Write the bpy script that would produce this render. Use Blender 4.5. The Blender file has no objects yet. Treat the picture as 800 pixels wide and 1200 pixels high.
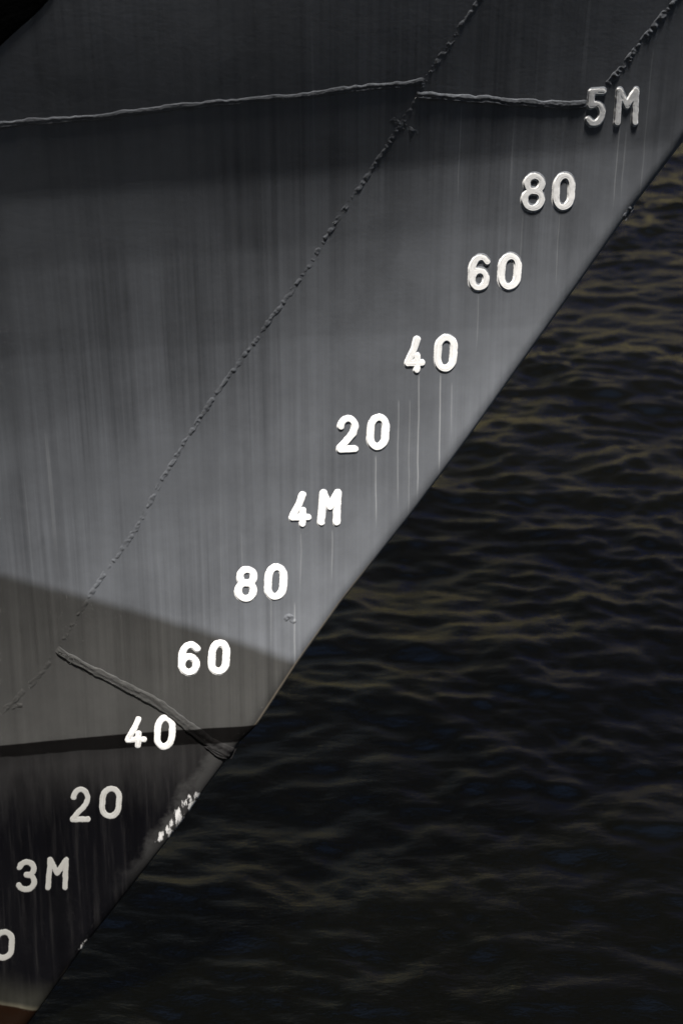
import bpy, math, random
import numpy as np
from mathutils import Vector, Matrix

random.seed(7)
rng = np.random.default_rng(11)
R = math.radians
sc = bpy.context.scene
C = sc.collection

# ------------------------------------------------------------------ camera
PITCH = R(20.0); DIST = 7.0; FPX = 3080.0          # FPX: focal length in photo pixels (photo 800 x 1200)
TARGET = np.array([0.0, -0.40, 4.0])
CAM = TARGET + DIST*np.array([0.0, -math.cos(PITCH), math.sin(PITCH)])
cam = bpy.data.cameras.new('camera'); camo = bpy.data.objects.new('camera', cam); C.objects.link(camo)
camo.location = CAM; camo.rotation_euler = (math.pi/2 - PITCH, 0, 0)
cam.sensor_fit = 'VERTICAL'; cam.sensor_height = 36.0; cam.lens = 36.0*FPX/1200.0
cam.clip_start = 0.1; cam.clip_end = 3000
cam.dof.use_dof = True; cam.dof.focus_distance = DIST; cam.dof.aperture_fstop = 4.5
sc.camera = camo

# ------------------------------------------------------------------ light
SUN_EL, SUN_AZ = R(64.4), R(12.0)                  # azimuth measured from -Y towards +X
SDIR = Vector((math.cos(SUN_EL)*math.sin(SUN_AZ), -math.cos(SUN_EL)*math.cos(SUN_AZ), math.sin(SUN_EL)))
w = bpy.data.worlds.new('World'); sc.world = w; w.use_nodes = True
wn = w.node_tree; bg = wn.nodes['Background']
sky = wn.nodes.new('ShaderNodeTexSky'); sky.sky_type = 'NISHITA'; sky.sun_disc = False
sky.sun_elevation = SUN_EL; sky.sun_rotation = math.pi - SUN_AZ
wn.links.new(sky.outputs[0], bg.inputs[0]); bg.inputs[1].default_value = 0.05
sun = bpy.data.lights.new('sun', 'SUN'); sun.energy = 5.0; sun.angle = R(4.0); sun.color = (1.0, 0.95, 0.88)
suno = bpy.data.objects.new('sun', sun); C.objects.link(suno)
suno.rotation_euler = SDIR.to_track_quat('Z', 'Y').to_euler(); suno.location = (3, -8, 16)
sc.view_settings.view_transform = 'Standard'; sc.view_settings.look = 'None'
sc.view_settings.gamma = 1.0; sc.view_settings.use_curve_mapping = False
sc.view_settings.exposure = 2.1
sc.render.engine = 'CYCLES'
sc.cycles.max_bounces = 5; sc.cycles.use_denoising = True
sc.cycles.caustics_reflective = False; sc.cycles.caustics_refractive = False

# ------------------------------------------------------------------ helpers
def tag(o, label=None, cat=None, group=None, kind=None):
    if label: o['label'] = label
    if cat: o['category'] = cat
    if group: o['group'] = group
    if kind: o['kind'] = kind
    return o
def mesh_obj(name, verts, faces, mat, parent=None, smooth=True, attrs=None):
    me = bpy.data.meshes.new(name)
    verts = np.asarray(verts, dtype=np.float32); faces = np.asarray(faces, dtype=np.int32)
    nf, k = faces.shape
    me.vertices.add(len(verts)); me.vertices.foreach_set('co', verts.ravel())
    me.loops.add(nf*k); me.loops.foreach_set('vertex_index', faces.ravel())
    me.polygons.add(nf); me.polygons.foreach_set('loop_start', np.arange(0, nf*k, k, dtype=np.int32))
    me.polygons.foreach_set('use_smooth', np.full(nf, smooth))
    me.update(calc_edges=True); me.validate()
    if attrs:
        for an, av in attrs.items():
            a = me.attributes.new(an, 'FLOAT', 'POINT'); a.data.foreach_set('value', np.asarray(av, dtype=np.float32))
    me.materials.append(mat)
    o = bpy.data.objects.new(name, me); C.objects.link(o)
    if parent: o.parent = parent
    return o
def grid_faces(n, m, flip=False):
    i = np.arange(n-1)[:, None]*m + np.arange(m-1)[None, :]
    f = np.stack([i, i+1, i+m+1, i+m], -1).reshape(-1, 4)
    return f[:, ::-1] if flip else f
class MB:
    def __init__(s): s.v = []; s.f = []
    def box(s, x0, x1, y0, y1, z0, z1):
        b = len(s.v)
        s.v += [(x, y, z) for z in (z0, z1) for (x, y) in ((x0, y0), (x1, y0), (x1, y1), (x0, y1))]
        s.f += [(b, b+3, b+2, b+1), (b+4, b+5, b+6, b+7), (b, b+1, b+5, b+4), (b+1, b+2, b+6, b+5), (b+2, b+3, b+7, b+6), (b+3, b, b+4, b+7)]
        return s
    def build(s, name, mat, parent=None, smooth=False):
        return mesh_obj(name, s.v, s.f, mat, parent, smooth)

# ------------------------------------------------------------------ the hull as one surface
WATER_Z = 2.20
FWD = np.array([0, math.cos(PITCH), -math.sin(PITCH)]); UP = np.array([0, math.sin(PITCH), math.cos(PITCH)]); RT = np.array([1.0, 0, 0])
def ray(px, py):
    px = np.asarray(px, float)[..., None]; py = np.asarray(py, float)[..., None]
    return FWD + (px-400)/FPX*RT - (py-600)/FPX*UP
def on_centre(px, py):
    d = ray(px, py); t = -CAM[1]/d[..., 1]
    return CAM + d*t[..., None]
stem_px = np.array([(800,165),(735,250),(680,328),(600,440),(540,524),(480,604),(400,705),(350,775),(303,847),(293,858),(281,869),(268,887),(255,904),(240,924),
                    (214,962),(189,994),(160,1031),(100,1107),(48,1180),(30,1204)], float)
sp = on_centre(stem_px[:, 0], stem_px[:, 1])[::-1]
zs = np.concatenate([[0.0, 1.6], sp[:, 2], [sp[-1, 2]+1.0, sp[-1, 2]+2.4, 11.0]])
s_lo = (sp[4, 0]-sp[0, 0])/(sp[4, 2]-sp[0, 2])
xs_ = np.concatenate([[sp[0, 0]-s_lo*(sp[0, 2]-0.0)*0.9, sp[0, 0]-s_lo*(sp[0, 2]-1.6)], sp[:, 0],
                      [sp[-1, 0]+0.86, sp[-1, 0]+2.15, sp[-1, 0]+2.15+1.0*(11.0-sp[-1, 2]-2.4)]])
def stem_x(z): return np.interp(z, zs, xs_)
KZ = np.array([0, 1.5, 2.6, 3.4, 4.0, 4.4, 4.8, 5.2, 5.7, 6.4, 9.0])
KV = np.array([.104, .113, .119, .130, .172, .286, .408, .512, .636, .725, .775])
_zf = np.linspace(0, 9, 901)
_kf = np.convolve(np.pad(np.interp(_zf, KZ, KV), 50, mode='edge'), np.ones(101)/101, mode='valid')
def kz(z): return np.interp(z, _zf, _kf)
wav = [(rng.uniform(1.5, 9.0), rng.uniform(0, 6.28), rng.uniform(0, 6.28)) for _ in range(14)]
def half_breadth(x, z):
    u = np.maximum(stem_x(z)-x, 0)
    B = 4.6
    K0, U = .412, .80            # the flare at the stem fades into the straighter plating aft of it
    b = B*(1-np.exp(-K0*u/B)) + (kz(z)-K0)*U*(1-np.exp(-u/U))
    r = 0.044
    t = np.clip(u/r, 0, 1)
    bar = 0.0135*np.sqrt(np.maximum(1-(1-t)**2, 0))
    und = 0
    for f, a, p in wav:
        und = und + np.sin(f*(math.cos(a)*x+math.sin(a)*z)+p)/f
    return b + bar + und*0.0020*np.clip(u/0.15, 0, 1)
def hit(px, py):
    d = ray(px, py)
    t = (-0.4-CAM[1])/d[..., 1]
    for _ in range(14):
        p = CAM + d*t[..., None]
        F = p[..., 1] + half_breadth(p[..., 0], p[..., 2])
        t2 = t+1e-3; q = CAM + d*t2[..., None]
        F2 = q[..., 1] + half_breadth(q[..., 0], q[..., 2])
        dF = (F2-F)/1e-3
        t = t - np.clip(F/np.where(abs(dF) < .05, .05, dF), -.4, .4)
    return CAM + d*t[..., None]
def normal(p):
    e = 0.004; x, z = p[..., 0], p[..., 2]
    bx = (half_breadth(x+e, z)-half_breadth(x-e, z))/(2*e); bz = (half_breadth(x, z+e)-half_breadth(x, z-e))/(2*e)
    n = np.stack([-bx, -np.ones_like(bx), -bz], -1)
    return n/np.linalg.norm(n, axis=-1, keepdims=True)
def line_on_hull(a, b):
    """z = m x + c through two photo points lying on the plating"""
    p, q = hit(*a), hit(*b)
    m = (q[2]-p[2])/(q[0]-p[0]); return m, p[2]-m*p[0]

# ------------------------------------------------------------------ materials
class N:
    """small node-graph helper"""
    def __init__(s, name):
        s.m = bpy.data.materials.new(name); s.m.use_nodes = True
        s.t = s.m.node_tree; s.b = s.t.nodes['Principled BSDF']
    def n(s, typ, **kw):
        x = s.t.nodes.new(typ)
        for k, v in kw.items(): setattr(x, k, v)
        return x
    def lk(s, a, b): s.t.links.new(a, b)
    def val(s, sock, v):
        if isinstance(v, (int, float)): sock.default_value = v
        elif isinstance(v, tuple): sock.default_value = v if len(v) == len(sock.default_value) else (*v, 1)
        else: s.lk(v, sock)
    def math(s, op, a, b=0.0, c=0.0, clamp=False):
        x = s.n('ShaderNodeMath', operation=op, use_clamp=clamp)
        for i, v in enumerate((a, b, c)): s.val(x.inputs[i], v)
        return x.outputs[0]
    def sstep(s, v, lo, hi):
        x = s.n('ShaderNodeMapRange', interpolation_type='SMOOTHSTEP', clamp=True)
        s.val(x.inputs[0], v); x.inputs[1].default_value = lo; x.inputs[2].default_value = hi
        return x.outputs[0]
    def mix(s, f, a, b):
        x = s.n('ShaderNodeMix', data_type='RGBA')
        s.val(x.inputs[0], f); s.val(x.inputs[6], a); s.val(x.inputs[7], b); return x.outputs[2]
    def noise(s, vec, scale, detail=4, rough=0.5, mapping=None):
        if mapping:
            mp = s.n('ShaderNodeMapping'); s.lk(vec, mp.inputs[0])
            mp.inputs['Scale'].default_value = mapping
            vec = mp.outputs[0]
        x = s.n('ShaderNodeTexNoise'); s.lk(vec, x.inputs['Vector'])
        x.inputs['Scale'].default_value = scale; x.inputs['Detail'].default_value = detail; x.inputs['Roughness'].default_value = rough
        return x.outputs[0]
    def coord(s):
        return s.n('ShaderNodeTexCoord').outputs['Object']

def simple(name, col, rough=0.7, metal=0.0, bump=0.0, scale=20, var=0.25):
    g = N(name); c = g.coord()
    nz = g.noise(c, scale, 6, .6)
    dark = tuple(v*(1-var) for v in col); lite = tuple(min(1, v*(1+var)) for v in col)
    g.val(g.b.inputs['Base Color'], g.mix(g.sstep(nz, .35, .65), (*dark, 1), (*lite, 1)))
    g.b.inputs['Roughness'].default_value = rough; g.b.inputs['Metallic'].default_value = metal
    if bump:
        bp = g.n('ShaderNodeBump'); bp.inputs['Strength'].default_value = bump; bp.inputs['Distance'].default_value = .01
        g.lk(nz, bp.inputs['Height']); g.lk(bp.outputs[0], g.b.inputs['Normal'])
    return g.m

STRIPE_T = line_on_hull((0, 874), (303, 848)); STRIPE_B = line_on_hull((0, 888), (280, 869))
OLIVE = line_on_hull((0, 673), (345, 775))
RED = line_on_hull((-20, 1174), (50, 1184))
TONE = line_on_hull((100, 412), (560, 385))
SCR = [hit(214, 957), hit(97, 1106), hit(735, 250)]

DRIPS = [(441, 535, 625, .30), (467, 470, 600, .22), (480, 470, 622, .16), (491, 440, 590, .34), (516, 440, 565, .34), (529, 450, 520, .14), (540, 125, 245, .16),
         (725, 152, 250, .22), (733, 155, 240, .14), (765, 60, 260, .14), (345, 708, 790, .2), (352, 625, 700, .15), (389, 622, 690, .22), (560, 345, 420, .15), (612, 252, 330, .12), (655, 252, 345, .15)]
def hull_material(name='hull_paint', with_digits=False):
    g = N(name); c = g.coord()
    sep = g.n('ShaderNodeSeparateXYZ'); g.lk(c, sep.inputs[0]); X, Z = sep.outputs[0], sep.outputs[2]
    cz = g.n('ShaderNodeCombineXYZ'); g.lk(X, cz.inputs[0]); g.lk(Z, cz.inputs[2]); P = cz.outputs[0]
    def above(line, soft=.004, wob=None):
        v = g.math('SUBTRACT', Z, g.math('MULTIPLY_ADD', X, line[0], line[1]))
        if wob is not None: v = g.math('ADD', v, wob)
        return g.sstep(v, -soft, soft)
    fine_wob = g.math('MULTIPLY', g.math('SUBTRACT', g.noise(P, 14, 3), .5), .012)
    # long vertical run marks, fine and broad
    s1 = g.noise(P, 1.0, 5, .65, (46, 1, .55)); s2 = g.noise(P, 1.0, 3, .5, (11, 1, .35)); s3 = g.noise(P, 1.0, 2, .5, (120, 1, 1.6))
    streak = g.math('ADD', g.math('MULTIPLY', g.math('SUBTRACT', s1, .5), .80), g.math('MULTIPLY', g.math('SUBTRACT', s2, .5), .55))
    streak = g.math('ADD', streak, g.math('MULTIPLY', g.math('SUBTRACT', s3, .5), .16))
    cloud = g.math('MULTIPLY', g.math('SUBTRACT', g.noise(P, 1.9, 6, .62), .5), .85)
    amp = g.math('MULTIPLY_ADD', g.sstep(g.noise(P, 1.7, 3, .5), .35, .65), 1.1, .45)      # run marks come and go over the plate
    smudge = g.math('MULTIPLY', g.math('SUBTRACT', g.noise(P, 6.5, 6, .68, (1, 1, .8)), .5), .55)
    wipe = g.math('MULTIPLY', g.sstep(g.noise(P, 3.1, 5, .6, (1.3, 1, .6)), .60, .66), -.10)
    streak = g.math('MULTIPLY', streak, amp)
    tone = g.math('ADD', g.math('ADD', g.math('ADD', g.math('ADD', 1.0, streak), cloud), smudge), wipe)
    # a repainted panel edge half way up
    tone = g.math('MULTIPLY', tone, g.math('MULTIPLY_ADD', above(TONE, .012, fine_wob), -.10, 1.05))
    soot = g.n('ShaderNodeAttribute', attribute_name='soot').outputs['Fac']
    tone = g.math('MULTIPLY', tone, g.math('MULTIPLY_ADD', soot, -.50, 1.0))
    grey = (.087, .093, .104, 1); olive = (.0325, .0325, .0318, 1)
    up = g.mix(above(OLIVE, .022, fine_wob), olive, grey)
    # thin pale runs
    runs = g.sstep(g.noise(P, 1.0, 2, .4, (62, 1, .9)), .66, .74)
    up = g.mix(g.math('MULTIPLY', runs, g.math('MULTIPLY', .16, g.sstep(g.noise(P, 1.6, 2), .48, .62))), up, (.30, .31, .32, 1))
    # thin white paint drips running down from the marks
    for (dx, y0, y1, st) in DRIPS:
        a, b = hit(dx, y0), hit(dx, y1)
        wv = g.math('MULTIPLY', g.math('SUBTRACT', g.noise(P, 5, 2), .5), .012)
        dd = g.math('ABSOLUTE', g.math('ADD', g.math('SUBTRACT', X, float(a[0])), wv))
        mm = g.math('MULTIPLY', g.math('SUBTRACT', 1.0, g.sstep(dd, .0008, .0028)), g.math('MULTIPLY', g.sstep(Z, float(b[2]), float(b[2])+.10), g.math('SUBTRACT', 1.0, g.sstep(Z, float(a[2])-.01, float(a[2])+.01))))
        up = g.mix(g.math('MULTIPLY', mm, st), up, (.34, .35, .36, 1))
    # black band and the black lower paint
    lowgrime = g.sstep(g.noise(P, 1.0, 5, .7, (60, 1, 2.2)), .46, .88)
    low = g.mix(lowgrime, (.0016, .0016, .0022, 1), (.013, .0125, .013, 1))
    zabs = g.math('SUBTRACT', Z, g.math('MULTIPLY_ADD', X, STRIPE_B[0], STRIPE_B[1]))
    # just under the band a greyer worn zone, at the foot a pale slime zone
    worn = g.sstep(g.math('ADD', zabs, g.math('MULTIPLY', g.math('SUBTRACT', g.noise(P, 5, 4, .6, (5, 1, .8)), .5), .30)), -.26, .02)
    low = g.mix(g.math('MULTIPLY', worn, .55), low, (.024, .0235, .0235, 1))
    zr = g.math('SUBTRACT', Z, g.math('MULTIPLY_ADD', X, RED[0], RED[1]))
    slime = g.math('SUBTRACT', 1.0, g.sstep(g.math('ADD', zr, g.math('MULTIPLY', g.math('SUBTRACT', g.noise(P, 6, 4), .5), .12)), -.01, .15))
    low = g.mix(g.math('MULTIPLY', slime, .75), low, (.018, .018, .015, 1))
    slime2 = g.math('SUBTRACT', 1.0, g.sstep(g.math('ADD', zr, fine_wob), .0, .022))
    low = g.mix(g.math('MULTIPLY', slime2, .6), low, (.060, .055, .040, 1))
    band = (.0030, .0028, .0028, 1)
    col = g.mix(above(STRIPE_B, .003, fine_wob), low, band)
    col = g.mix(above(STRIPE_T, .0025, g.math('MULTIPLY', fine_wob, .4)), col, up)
    mul = g.n('ShaderNodeMix', data_type='RGBA', blend_type='MULTIPLY'); mul.inputs[0].default_value = 1
    g.lk(col, mul.inputs[6]); cc = g.n('ShaderNodeCombineXYZ')
    for i in range(3): g.lk(tone, cc.inputs[i])
    g.lk(cc.outputs[0], mul.inputs[7]); col = mul.outputs[2]
    # red-brown bottom paint
    red = g.mix(g.noise(P, 9, 4), (.0035, .0018, .0009, 1), (.007, .003, .0015, 1))
    col = g.mix(g.math('SUBTRACT', 1.0, above(RED, .004, fine_wob)), col, red)
    # distance from the stem (edge) as an attribute; worn pale edge and scraped patches
    ed = g.n('ShaderNodeAttribute', attribute_name='edge').outputs['Fac']
    if not with_digits:
        pale = g.math('MULTIPLY', g.math('SUBTRACT', 1.0, g.sstep(ed, .006, .014)), g.math('MULTIPLY', g.sstep(Z, 2.35, 2.5), g.math('SUBTRACT', 1.0, g.sstep(Z, 3.65, 3.75))))
        notband = g.math('SUBTRACT', 1.0, g.math('MULTIPLY', g.math('SUBTRACT', 1.0, above(STRIPE_T)), g.sstep(zr, .12, .2)))
        col = g.mix(g.math('MULTIPLY', g.math('MULTIPLY', pale, notband), .75), col, (.20, .17, .13, 1))
        # grey worn strip of the stem below the band
        sb = g.math('MULTIPLY', g.math('SUBTRACT', 1.0, g.sstep(g.math('ADD', ed, g.math('MULTIPLY', g.math('SUBTRACT', g.noise(P, 12, 5, .65), .5), .20)), .030, .090)),
                    g.math('MULTIPLY', g.sstep(zr, .45, .75), g.math('SUBTRACT', 1.0, above(STRIPE_B))))
        col = g.mix(g.math('MULTIPLY', sb, .7), col, (.030, .030, .030, 1))
        for (p, rz, lo, rr) in ((SCR[0], .11, .545, .080), (SCR[1], .030, .56, .030), (SCR[2], .018, .55, .03)):
            dz = g.math('ABSOLUTE', g.math('SUBTRACT', Z, float(p[2])))
            m = g.math('MULTIPLY', g.math('SUBTRACT', 1.0, g.sstep(dz, rz*.6, rz)), g.math('SUBTRACT', 1.0, g.sstep(ed, rr*.35, rr)))
            scn = g.noise(P, 34, 5, .66, (1.9, 1, .55))
            mk = g.sstep(g.math('ADD', scn, g.math('MULTIPLY', m, .42)), lo+.33, lo+.43)
            col = g.mix(g.math('MULTIPLY', mk, m), col, (.42, .42, .42, 1) if rz > .02 else (.2, .2, .2, 1))
    # sparse pits and specks
    vor = g.n('ShaderNodeTexVoronoi'); g.lk(P, vor.inputs['Vector']); vor.inputs['Scale'].default_value = 9
    speck = g.math('MULTIPLY', g.math('SUBTRACT', 1.0, g.sstep(vor.outputs['Distance'], .015, .035)), g.sstep(g.noise(P, 2.3, 2), .55, .62))
    col = g.mix(g.math('MULTIPLY', speck, .6), col, (.22, .22, .21, 1))
    rough = g.math('ADD', .42, g.math('MULTIPLY', streak, .35))
    if with_digits:
        pa = g.n('ShaderNodeAttribute', attribute_name='paint').outputs['Fac']       # signed distance in mm-ish units
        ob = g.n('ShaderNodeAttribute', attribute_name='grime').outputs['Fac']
        nz = g.noise(c, 140, 4, .7); nb = g.noise(c, 45, 5, .7)
        pd = g.math('ADD', pa, g.math('MULTIPLY', g.math('SUBTRACT', nz, .5), 1.9))
        mask = g.sstep(pd, -.45, .45)
        rel = g.n('ShaderNodeAttribute', attribute_name='groove').outputs['Fac']
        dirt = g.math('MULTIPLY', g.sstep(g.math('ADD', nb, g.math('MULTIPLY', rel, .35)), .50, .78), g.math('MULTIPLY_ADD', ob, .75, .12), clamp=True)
        white = g.mix(ob, (.86, .86, .86, 1), (.16, .16, .152, 1))  # grime, plus the dimmer light on the lower marks painted into the white
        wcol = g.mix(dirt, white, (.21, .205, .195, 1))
        col = g.mix(mask, col, wcol)
    g.lk(col, g.b.inputs['Base Color'])
    g.lk(rough, g.b.inputs['Roughness'])
    lowm = above(STRIPE_T, .003)
    g.val(g.b.inputs['Specular IOR Level'], g.math('MULTIPLY_ADD', lowm, .30, .05))
    b1 = g.n('ShaderNodeBump'); b1.inputs['Strength'].default_value = .16; b1.inputs['Distance'].default_value = .004
    g.lk(g.noise(P, 7, 6, .62), b1.inputs['Height'])
    b2 = g.n('ShaderNodeBump'); b2.inputs['Strength'].default_value = .22; b2.inputs['Distance'].default_value = .0006
    h = g.math('ADD', g.noise(P, 90, 4, .6), g.math('MULTIPLY', speck, 2.5))
    g.lk(h, b2.inputs['Height']); g.lk(b1.outputs[0], b2.inputs['Normal']); g.lk(b2.outputs[0], g.b.inputs['Normal'])
    return g.m
M_HULL = hull_material(); M_MARK = hull_material('draft_mark_paint', True)
M_DECK = simple('deck_paint', (.16, .17, .16), .8, 0, .2)
M_IRON = simple('anchor_black_paint', (.0015, .0015, .0016), .8, .0, .2, 30); M_IRON.node_tree.nodes['Principled BSDF'].inputs['Specular IOR Level'].default_value = .04

# ------------------------------------------------------------------ ship
ship = bpy.data.objects.new('ship', None); C.objects.link(ship); ship.location = (0, 0, 0)
tag(ship, 'grey steel ship bow with white draft numerals and a black band', 'ship')
DECK_Z = 8.2
zz = np.unique(np.concatenate([np.arange(0.3, 2.2, .1), np.arange(2.2, 5.9, .02), np.arange(5.9, DECK_Z+.9, .1)]))
uu = np.unique(np.round(np.concatenate([np.linspace(0, 1, 12)**2*.036, np.arange(.045, 3.2, .02), np.arange(3.2, 26, .3)]), 5))
Zg, Ug = np.meshgrid(zz, uu, indexing='ij')
Xg = stem_x(Zg)-Ug; Bg = half_breadth(Xg, Zg)
side = np.stack([Xg, -Bg, Zg], -1)
# both sides as a single skin: u from aft-port to stem to aft-starboard
other = side[:, 1:, :].copy(); other[..., 1] *= -1
skin = np.concatenate([side[:, ::-1, :], other], 1)
edge = np.concatenate([Ug[:, ::-1], Ug[:, 1:]], 1)
n, m_ = skin.shape[:2]
mesh_obj('hull', skin.reshape(-1, 3), grid_faces(n, m_), M_HULL, ship, attrs={'edge': edge.ravel()})
# deck, transom and bulwark cap
ud = np.concatenate([np.linspace(.3, 3, 10), np.linspace(3.5, 26, 16)])
xd = stem_x(DECK_Z)-ud; bd = half_breadth(xd, np.full_like(xd, DECK_Z))-.03
dv = np.concatenate([np.stack([xd, -bd, np.full_like(xd, DECK_Z-.02)], -1), np.stack([xd, bd, np.full_like(xd, DECK_Z-.02)], -1)])
nd = len(ud); mesh_obj('deck', dv, [(i, nd+i, nd+i+1, i+1) for i in range(nd-1)], M_DECK, ship)
x_t = stem_x(zz)-26.0; b_t = half_breadth(x_t, zz)
tv = np.concatenate([np.stack([x_t, -b_t, zz], -1), np.stack([x_t, b_t, zz], -1)]); nt = len(zz)
mesh_obj('transom', tv, [(i, i+1, nt+i+1, nt+i) for i in range(nt-1)], M_HULL, ship, smooth=False, attrs={'edge': np.full(len(tv), 5.0)})
zt = zz[-1]; uc = np.concatenate([np.linspace(0, .3, 8), np.linspace(.4, 26, 50)]); xc = stem_x(zt)-uc; bc = half_breadth(xc, np.full_like(xc, zt))
capv = []
for s in (-1, 1):
    for off, zo in ((.05, 0), (.05, .06), (-.12, .06), (-.12, 0)):
        capv.append(np.stack([xc+off*.3, s*np.maximum(bc+off, .0), np.full_like(xc, zt+zo)], -1))
capv = np.array(capv); nc = len(uc); fl = []
for s in range(2):
    for j in range(4):
        a, b = (s*4+j)*nc, (s*4+(j+1) % 4)*nc
        fl += [(a+i, a+i+1, b+i+1, b+i) for i in range(nc-1)]
mesh_obj('bulwark_rail', capv.reshape(-1, 3), fl, M_DECK, ship, smooth=False)

# ------------------------------------------------------------------ ribbons of weld metal lying on the plating
def vnoise(x, y, seed=0):
    def h(i, j): 
        v = np.sin(i*127.1+j*311.7+seed*74.7)*43758.5453
        return v-np.floor(v)
    xi, yi = np.floor(x), np.floor(y); fx, fy = x-xi, y-yi
    fx = fx*fx*(3-2*fx); fy = fy*fy*(3-2*fy)
    return (h(xi, yi)*(1-fx)+h(xi+1, yi)*fx)*(1-fy)+(h(xi, yi+1)*(1-fx)+h(xi+1, yi+1)*fx)*fy
def smooth_poly(pts, step):
    pts = np.asarray(pts, float); d = np.concatenate([[0], np.cumsum(np.linalg.norm(np.diff(pts, axis=0), axis=1))])
    s = np.arange(0, d[-1], step); x = np.interp(s, d, pts[:, 0]); y = np.interp(s, d, pts[:, 1])
    k = max(3, int(24/step)) | 1
    pad = lambda a: np.concatenate([2*a[0]-a[k//2:0:-1], a, 2*a[-1]-a[-2:-k//2-1:-1]])
    if len(s) > k:
        x2 = np.convolve(pad(x), np.ones(k)/k, 'valid'); y2 = np.convolve(pad(y), np.ones(k)/k, 'valid')
        if len(x2) == len(x): x, y = x2, y2
    return s, x, y
def ribbon(name, pts, width, height, kind, seed, label=None, wander=.7, soot=.15):
    """pts, width in photo pixels on the plating; height in metres"""
    s, x, y = smooth_poly(pts, .8)
    tx, ty = np.gradient(x), np.gradient(y); L = np.hypot(tx, ty); nx, ny = -ty/L, tx/L
    T = np.linspace(-1, 1, 21)
    wd = width(s/s[-1]) if callable(width) else np.full_like(s, width)
    wob = (vnoise(s/22, s*0, seed)-.5)*wander*2.2 + (vnoise(s/6, s*0+9, seed)-.5)*wander
    S, TT = np.meshgrid(s, T, indexing='ij')
    half = (wd/2)[:, None]*(1+.18*(vnoise(S/7, S*0+3, seed)-.5)*2)
    PX = x[:, None]+nx[:, None]*(TT*half+wob[:, None]); PY = y[:, None]+ny[:, None]*(TT*half+wob[:, None])
    prof = np.sqrt(np.maximum(1-TT**2, 0))
    if kind == 'bead': prof = np.minimum(1, prof*1.25)
    if kind == 'bead':          # two or three overlapping passes with ripples
        passes = .88+.12*np.cos(TT*math.pi*1.9+vnoise(S/30, S*0, seed+5)*3)
        H = prof*passes*(.90+.16*vnoise(S/4.2, TT*1.4, seed+1)+.25*(vnoise(S/11, TT*.8, seed+2)-.5)+.30*(vnoise(S/2.6, TT*3.2, seed+6)-.5))
    else:                       # interrupted rough seam: lumps
        a = vnoise(S/5.5, TT*1.1, seed+1); b = vnoise(S/2.6, TT*1.8, seed+2); big = vnoise(S/38, S*0, seed+3)
        a2 = vnoise(S/3.0, TT*.9, seed+8)
        H = prof*(.10+np.clip((a*.35+a2*.55+b*.2-.48+.22*big)*2.6, 0, 1.1))
    ends = np.clip(np.minimum(S, s[-1]-S)/4, 0, 1)
    H = H*ends*height - .0004*(1-prof)-.0003*(1-ends) - (.0003 if kind != 'bead' else 0)
    p = hit(PX, PY); nrm = normal(p); v = p+nrm*H[..., None]
    o = mesh_obj(name, v.reshape(-1, 3), grid_faces(*S.shape), M_HULL, ship, attrs={'edge': np.full(S.size, 5.0), 'soot': np.full(S.size, soot)})
    if label: o['label'] = label
    return o
ribbon('weld_bead', [(-140, 163), (0, 146), (60, 141), (120, 137), (180, 129), (245, 122), (300, 117), (365, 111), (430, 103), (498, 96)], 8.0, .0017, 'bead', 3,
       'long raised weld bead running to the upper left', soot=.5)
ribbon('weld_bead', [(486, 111), (520, 114), (570, 117), (620, 121), (688, 123)], 9.5, .0024, 'bead', 8, 'short raised weld bead ending at the numeral 5', soot=.4)
ribbon('weld_bead', [(66, 761), (110, 786), (150, 806), (192, 829), (228, 856), (250, 873), (274, 884)], lambda t: 9+5*t, .0036, 'bead', 14,
       'broad sloping weld bead crossing the black band', soot=.1)
ribbon('weld_bead', [(240, 873), (250, 881), (262, 887), (272, 886)], 6, .0035, 'bead', 15, 'short weld bead at the stem under the black band')
ribbon('weld_seam', [(590, -50), (565, -5), (535, 38), (500, 90), (486, 118), (468, 150), (430, 208), (392, 262), (355, 322), (307, 388), (250, 466), (200, 545), (155, 627), (110, 690), (68, 762)],
       7, .0011, 'seam', 21, 'rough diagonal weld seam')
ribbon('weld_seam', [(68, 762), (48, 790), (20, 820), (-10, 845), (-60, 890)], 7.5, .0011, 'seam', 22, 'rough diagonal weld seam at the lower left')
ribbon('weld_seam', [(840, -66), (790, 2), (755, 45), (733, 75), (710, 101)], 8.5, .0020, 'seam', 24, 'rough weld seam above the 5M mark')
ribbon('weld_seam', [(455, 138), (470, 146), (492, 158)], 7, .0012, 'seam', 27)
ribbon('weld_seam', [(332, 728), (338, 722), (348, 731)], 8, .0020, 'seam', 31)
ribbon('weld_seam', [(0, 836), (12, 828), (30, 826)], 7, .0016, 'seam', 33)
for k, (a, b, hh) in enumerate([((730, 257), (740, 241), .002), ((512, 452), (514, 456), .0010)]):
    ribbon('weld_spatter', [a, b], 7, hh, 'seam', 40+k, wander=.3)

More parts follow.
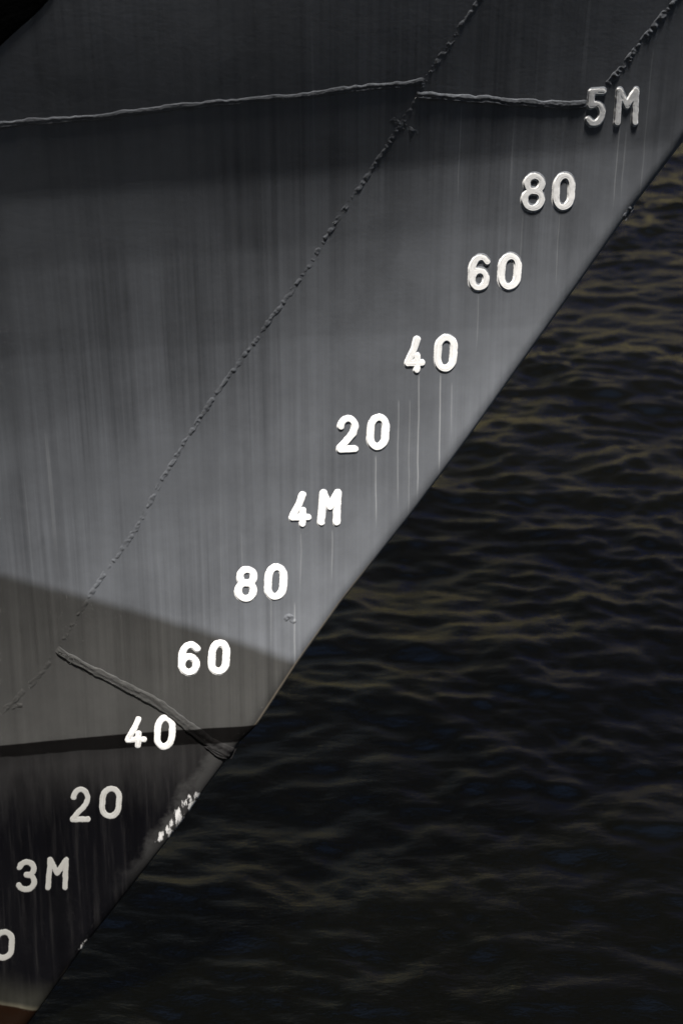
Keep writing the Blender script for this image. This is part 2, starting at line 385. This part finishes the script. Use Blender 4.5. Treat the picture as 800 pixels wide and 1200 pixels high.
# ------------------------------------------------------------------ draft marks
def arc(cx, cy, rx, ry, a0, a1, n=20):
    t = np.radians(np.linspace(a0, a1, n)); return [(cx+rx*math.cos(v), cy+ry*math.sin(v)) for v in t]
GLY = {
 '0': [arc(.5, .66, .5, .34, 0, 180)+arc(.5, .34, .5, .34, 180, 360)+[(1, .66)]],
 '8': [arc(.52, .76, .42, .24, -90, 270, 32), arc(.48, .27, .48, .27, -90, 270, 32)],
 '6': [arc(.5, .28, .47, .28, 0, 360, 32), [(.97, .86)]+arc(.60, .66, .42, .34, 55, 95, 8)+arc(.56, .60, .53, .40, 100, 180, 12)+[(.03, .28)]],
 '4': [[(.62, 1.0), (.42, .66), (.05, .26), (.04, .21), (1.0, .23)], [(.66, .46), (.66, 0)]],
 '2': [[(.02, .74)]+arc(.47, .72, .45, .28, 165, -10, 18)+[(.82, .52), (.03, .04), (.03, .0), (.98, .02)]],
 '5': [[(.95, 1.0), (.14, .98), (.08, .56)]+arc(.46, .32, .50, .29, 120, -90, 20)+[(.22, .03), (.0, .14)]],
 '3': [[(.0, .80)]+arc(.46, .76, .46, .24, 145, -60, 16)+[(.46, .53)]+arc(.46, .27, .52, .27, 60, -150, 18)+[(.0, .16)]],
 'M': [[(0, 0), (.03, 1.0), (.5, .52), (.97, 1.0), (1.0, 0)]],
}
def sdf(px, py, strokes, half):
    d = np.full(px.shape, 1e9)
    for st in strokes:
        for (ax, ay), (bx, by) in zip(st[:-1], st[1:]):
            vx, vy = bx-ax, by-ay; L = vx*vx+vy*vy
            t = np.clip(((px-ax)*vx+(py-ay)*vy)/max(L, 1e-9), 0, 1)
            d = np.minimum(d, np.hypot(px-ax-t*vx, py-ay-t*vy))
    return half-d             # positive inside
NAMES = {'0': 'zero', '8': 'eight', '6': 'six', '4': 'four', '2': 'two', '5': 'five', '3': 'three', 'M': 'letter M'}
def mark(ch, x0, x1, y0, y1, stroke, relief, grime_shade, row, seed, off=(.9, -1.4)):
    hs = stroke/2; h = y1-y0; lean = .05 if ch in '0M5' else .03
    def mp(p):
        yy = y1-hs-(h-stroke)*p[1]
        sh = lean*h
        return (x0+hs+(x1-x0-stroke-sh)*p[0]+sh*p[1], yy-.0*p[0])
    st = [[mp(p) for p in s] for s in GLY[ch]]
    step = .45; pad = 3.2
    gx = np.arange(x0-pad, x1+pad, step); gy = np.arange(y0-pad-1, y1+pad, step)
    PY, PX = np.meshgrid(gy, gx, indexing='ij')
    wx = (vnoise(PX/5, PY/5, seed)-.5)*.7; wy = (vnoise(PX/5+40, PY/5, seed)-.5)*.7
    paint = sdf(PX+wx, PY+wy, st, hs)
    rel = sdf(PX-off[0]+wx*.8, PY-off[1]+wy*.8, st, hs*.96)
    un = np.maximum(paint, rel)
    e = 1.5
    relief *= .27; H = relief*(lambda t: t*t*(3-2*t))(np.clip((rel+.5)/e, 0, 1))
    H = H*(.97+.06*vnoise(PX/4, PY/4, seed+4)) + .0002 + (.0003 if relief > .0009 else .00005)*np.clip(paint/.8, -1, 1)
    # ring groove left between two passes on the relief
    groove = np.exp(-((rel-hs*.48)/.55)**2)*(vnoise(PX/8, PY/8, seed+7) > .42)
    H = H-relief*.10*groove
    keep = un > -1.3
    H = np.where(un < -.7, -.0004, H)
    p = hit(PX, PY); nr = normal(p); V = p+nr*H[..., None]
    f = grid_faces(*PX.shape, flip=True); kf = keep.ravel()[f].all(1); f = f[kf]
    used = np.unique(f); remap = -np.ones(PX.size, int); remap[used] = np.arange(len(used))
    name = 'draft_letter' if ch == 'M' else 'draft_numeral'
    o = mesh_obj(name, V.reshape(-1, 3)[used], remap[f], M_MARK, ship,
                 attrs={'paint': paint.ravel()[used], 'grime': np.full(len(used), grime_shade), 'groove': groove.ravel()[used], 'edge': np.full(len(used), 5.0)})
    o['label'] = f'white {NAMES[ch]} of the {row} draft mark'
    return o
MARKS = [
 ('5', 683.6, 710.6, 103, 150.5, 8.6, .0070, .15, '5M'), ('M', 717.6, 748.6, 102.5, 148.6, 8.2, .0070, .12, '5M'),
 ('8', 608.6, 639.6, 202.5, 249, 8.8, .0065, .12, 'upper 80'), ('0', 644.9, 674.0, 202, 248, 8.8, .0065, .12, 'upper 80'),
 ('6', 546.5, 574.5, 298, 342.3, 8.8, .0062, .10, 'upper 60'), ('0', 581, 611.3, 296.5, 341.3, 9.2, .0062, .10, 'upper 60'),
 ('4', 472, 499, 393.5, 438.0, 8.4, .0058, .1, 'upper 40'), ('0', 506.8, 536.5, 391.5, 436.6, 9, .0058, .15, 'upper 40'),
 ('2', 393, 421.6, 486.5, 531.5, 8.8, .0055, .05, 'upper 20'), ('0', 428, 457, 485, 528.6, 9.2, .0055, .08, 'upper 20'),
 ('4', 337, 366, 575.8, 618.6, 8.4, .0050, .05, '4M'), ('M', 371.5, 400.6, 573.2, 617, 8.8, .0050, .05, '4M'),
 ('8', 274, 303, 663.5, 706.4, 8.8, .0045, .05, 'middle 80'), ('0', 308.5, 337.6, 660.6, 704, 9, .0045, .05, 'middle 80'),
 ('6', 208, 235.6, 751.8, 792, 8.3, .0040, .08, 'lower 60'), ('0', 243, 270.5, 749.8, 791.2, 8.5, .0040, .08, 'lower 60'),
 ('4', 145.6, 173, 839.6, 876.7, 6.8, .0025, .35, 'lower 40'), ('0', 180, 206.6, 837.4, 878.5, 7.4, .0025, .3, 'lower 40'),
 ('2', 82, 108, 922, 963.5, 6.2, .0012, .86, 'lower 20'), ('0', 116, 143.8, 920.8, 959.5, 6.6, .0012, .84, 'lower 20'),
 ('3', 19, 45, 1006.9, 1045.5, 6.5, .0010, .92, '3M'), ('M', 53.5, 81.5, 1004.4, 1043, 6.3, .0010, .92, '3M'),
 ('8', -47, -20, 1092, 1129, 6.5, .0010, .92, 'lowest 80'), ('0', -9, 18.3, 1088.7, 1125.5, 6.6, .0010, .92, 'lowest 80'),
]
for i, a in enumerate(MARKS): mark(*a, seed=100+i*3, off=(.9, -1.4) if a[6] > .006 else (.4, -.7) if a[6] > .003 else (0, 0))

# ------------------------------------------------------------------ black hawse plate, its lower edge crosses the top left corner
hs_, hx, hy = smooth_poly([(-90, 150), (-40, 96), (0, 54), (24, 32), (44, 15), (60, -3), (74, -30), (84, -70)], 2.0)
tt = np.concatenate([[0, 0, .006, .02], np.linspace(.08, 1, 12)])
hh = np.concatenate([[-.001, .0008, .0014, .0016], np.full(12, .0016)])
HX = hx[:, None]-150*tt[None, :]; HY = hy[:, None]-130*tt[None, :]
hp = hit(HX, HY); hp = hp+normal(hp)*hh[None, :, None]
o = mesh_obj('hawse_plate', hp.reshape(-1, 3), grid_faces(*HX.shape), M_IRON, ship)
o['label'] = 'black plate crossing the top left corner'

# ------------------------------------------------------------------ water
def axis(lo, hi, fine, far, g=1.10):
    a = list(np.arange(lo, hi, fine)); st = fine; x = a[-1]
    while x < far: st *= g; x += st; a.append(x)
    st = fine; x = a[0]; b = []
    while x > -far: st *= g; x -= st; b.append(x)
    return np.array(b[::-1]+a)
ax = axis(-2.5, 5.5, .022, 900); ay = axis(-.6, 20.5, .027, 900)
WX, WY = np.meshgrid(ax, ay, indexing='ij')
wz = np.zeros_like(WX)
wr = np.random.default_rng(8)
fade = 1/(1+np.maximum(0, np.hypot(WX-2, WY-9)-14)/6)**2
wxp = WX+.10*np.sin(WY*1.7+.6*WX)+.06*np.sin(3.1*WX-1.2*WY); wyp = WY+.12*np.sin(WX*1.3-.5*WY)+.05*np.sin(2.9*WX+2.3*WY)
for i in range(80):
    lam = .14*(2.4/.14)**(wr.uniform()**1.7)
    th = wr.normal(0, .62)+math.pi/2+.15
    k = 2*math.pi/lam; ph = wr.uniform(0, 6.28)
    a = .0034*lam**.72
    s = np.sin(k*(math.cos(th)*wxp+math.sin(th)*wyp)+ph)
    wz += a*(1-np.abs(s)**1.3*1.6 if i % 3 == 0 else s)*fade
wz -= wz.mean()
def sst(v, a, b):
    t = np.clip((v-a)/(b-a), 0, 1); return t*t*(3-2*t)
wz *= .60+.40*sst(WY+.25*WX, .5, 6.0)                                     # sheltered water close to the ship
shade_streak = sst(WY, 7.2, 7.9)*(1-sst(WY, 8.8, 9.6))*sst(WX, .3, 1.0)*(1-sst(WX, 5, 7))
wz *= 1-.45*shade_streak                                                         # calmer streak, shaped so the water reads as a darker shadowed band
g = N('water'); c = g.coord()
g.b.inputs['Base Color'].default_value = (.0003, .0003, .00015, 1)
g.b.inputs['Roughness'].default_value = .05; g.b.inputs['IOR'].default_value = 1.33
bp = g.n('ShaderNodeBump'); bp.inputs['Strength'].default_value = .5; bp.inputs['Distance'].default_value = .008
g.lk(g.math('ADD', g.noise(c, 8, 6, .68, (1, 1.7, 1)), g.math('MULTIPLY', g.noise(c, 26, 4, .65, (1, 1.4, 1)), .6)), bp.inputs['Height']); g.lk(bp.outputs[0], g.b.inputs['Normal'])
wo = mesh_obj('water', np.stack([WX, WY, wz+WATER_Z], -1).reshape(-1, 3), grid_faces(*WX.shape, flip=True), g.m)
tag(wo, 'dark rippled harbour water', 'water', kind='structure')

# ------------------------------------------------------------------ the far side of the basin (above the frame, seen only as reflections)
QY = 24.0
M_QUAY = simple('quay_stone', (.085, .072, .024), .9, 0, .3, 3)
q = MB().box(-120, 120, QY, QY+60, -1, 4.6).build('quay_wall', M_QUAY)
tag(q, 'pale stone quay wall on the far side of the water', 'quay wall')
M_GLASS = simple('window_glass', (.03, .035, .04), .1)
M_BLUE = simple('blue_door_paint', (.0020, .0065, .036), .7); M_BLUE.node_tree.nodes['Principled BSDF'].inputs['Specular IOR Level'].default_value = .1
M_ROOF = simple('slate_roof', (.05, .05, .055), .8)
def brick(name, col):
    m = simple(name, col, .9, 0, .2, 6); m.node_tree.nodes['Principled BSDF'].inputs['Specular IOR Level'].default_value = .08; return m
for i, (x0, wd, h, col) in enumerate([(-44.1, 24, 27, (.0090, .0090, .0065)), (-20, 20, 27, (.0075, .0080, .0062)), (.1, 26, 26.5, (.0095, .0090, .0065)), (26.2, 24, 30, (.0080, .0080, .0062))]):
    r = bpy.data.objects.new('warehouse', None); C.objects.link(r); r.location = (x0, QY+1.6, 4.6)  # unseen building, added and sized to darken what the water reflects
    tag(r, ['dark brick warehouse at the left end of the far quay', 'tall dark warehouse left of the middle of the far quay',
            'wide brown warehouse opposite the bow on the far quay', 'tallest dark warehouse at the right end of the far quay'][i], 'warehouse', 'warehouses on the far quay')
    MB().box(0, wd, 0, 14, 0, h).build('wall', brick('warehouse_brick', col), r)
    lo_ = MB().box(-.02, wd+.02, -.06, 0, 0, 7.2).build('ground_storey', brick('slate_blue_render', [(.024, .028, .034), (.019, .024, .031), (.026, .028, .029), (.020, .024, .030)][i]), r)  # lower facade tinted to put blue-grey into the reflections
    v = [(-.5, -.5, h), (wd+.5, -.5, h), (wd+.5, 14.5, h), (-.5, 14.5, h), (-.5, 7, h+4), (wd+.5, 7, h+4)]
    me = bpy.data.meshes.new('roof'); me.from_pydata(v, [], [(0, 1, 5, 4), (2, 3, 4, 5), (0, 4, 3), (1, 2, 5), (0, 3, 2, 1)]); me.materials.append(M_ROOF)
    o = bpy.data.objects.new('roof', me); C.objects.link(o); o.parent = r
    if i == 2:
        dr = MB().box(1.6, 9.0, -.14, -.06, .6, 4.6).build('door', M_BLUE, r); dr['label'] = 'wide dark blue loading door'  # added so its reflection puts a navy patch on the water
    for fy in range(int(h//4)):
        for fx in range(int(wd//4)):
            if i == 2 and fy == 0 and fx < 3: continue
            MB().box(fx*4+1.4, fx*4+2.8, -.09, .05, fy*4+1.2, fy*4+3.2).build('window', M_GLASS, r)

# ------------------------------------------------------------------ added quay and unseen blocks behind the viewer, shading the hull from sky light
nq = MB().box(-70, 70, -60, -4.9, -1, 4.7).build('near_quay', simple('quay_asphalt', (.05, .05, .05), .9, 0, .2, 8))
tag(nq, 'dark asphalt quay on the viewer side, opposite the bow', 'quay')
for x0, wd, h, lab in ((-58, 52, 21, 'long dark shed behind the viewer, left'), (-2, 50, 23, 'taller dark shed behind the viewer, right')):
    r = bpy.data.objects.new('harbour_shed', None); C.objects.link(r); r.location = (x0, -30, 4.7)
    tag(r, lab, 'shed')
    MB().box(0, wd, 0, 14, 0, h).build('wall', brick('shed_brick', (.05, .04, .03)), r)
    for fx in range(int(wd//8)):
        MB().box(fx*8+2, fx*8+6, 13.98, 14.06, 0, 4.2).build('door', M_ROOF, r)
    me = bpy.data.meshes.new('roof'); me.from_pydata([(-.4, -.4, h), (wd+.4, -.4, h), (wd+.4, 14.4, h), (-.4, 14.4, h), (-.4, 7, h+2.5), (wd+.4, 7, h+2.5)], [], [(0, 1, 5, 4), (2, 3, 4, 5), (0, 4, 3), (1, 2, 5), (0, 3, 2, 1)]); me.materials.append(M_ROOF)
    o = bpy.data.objects.new('roof', me); C.objects.link(o); o.parent = r
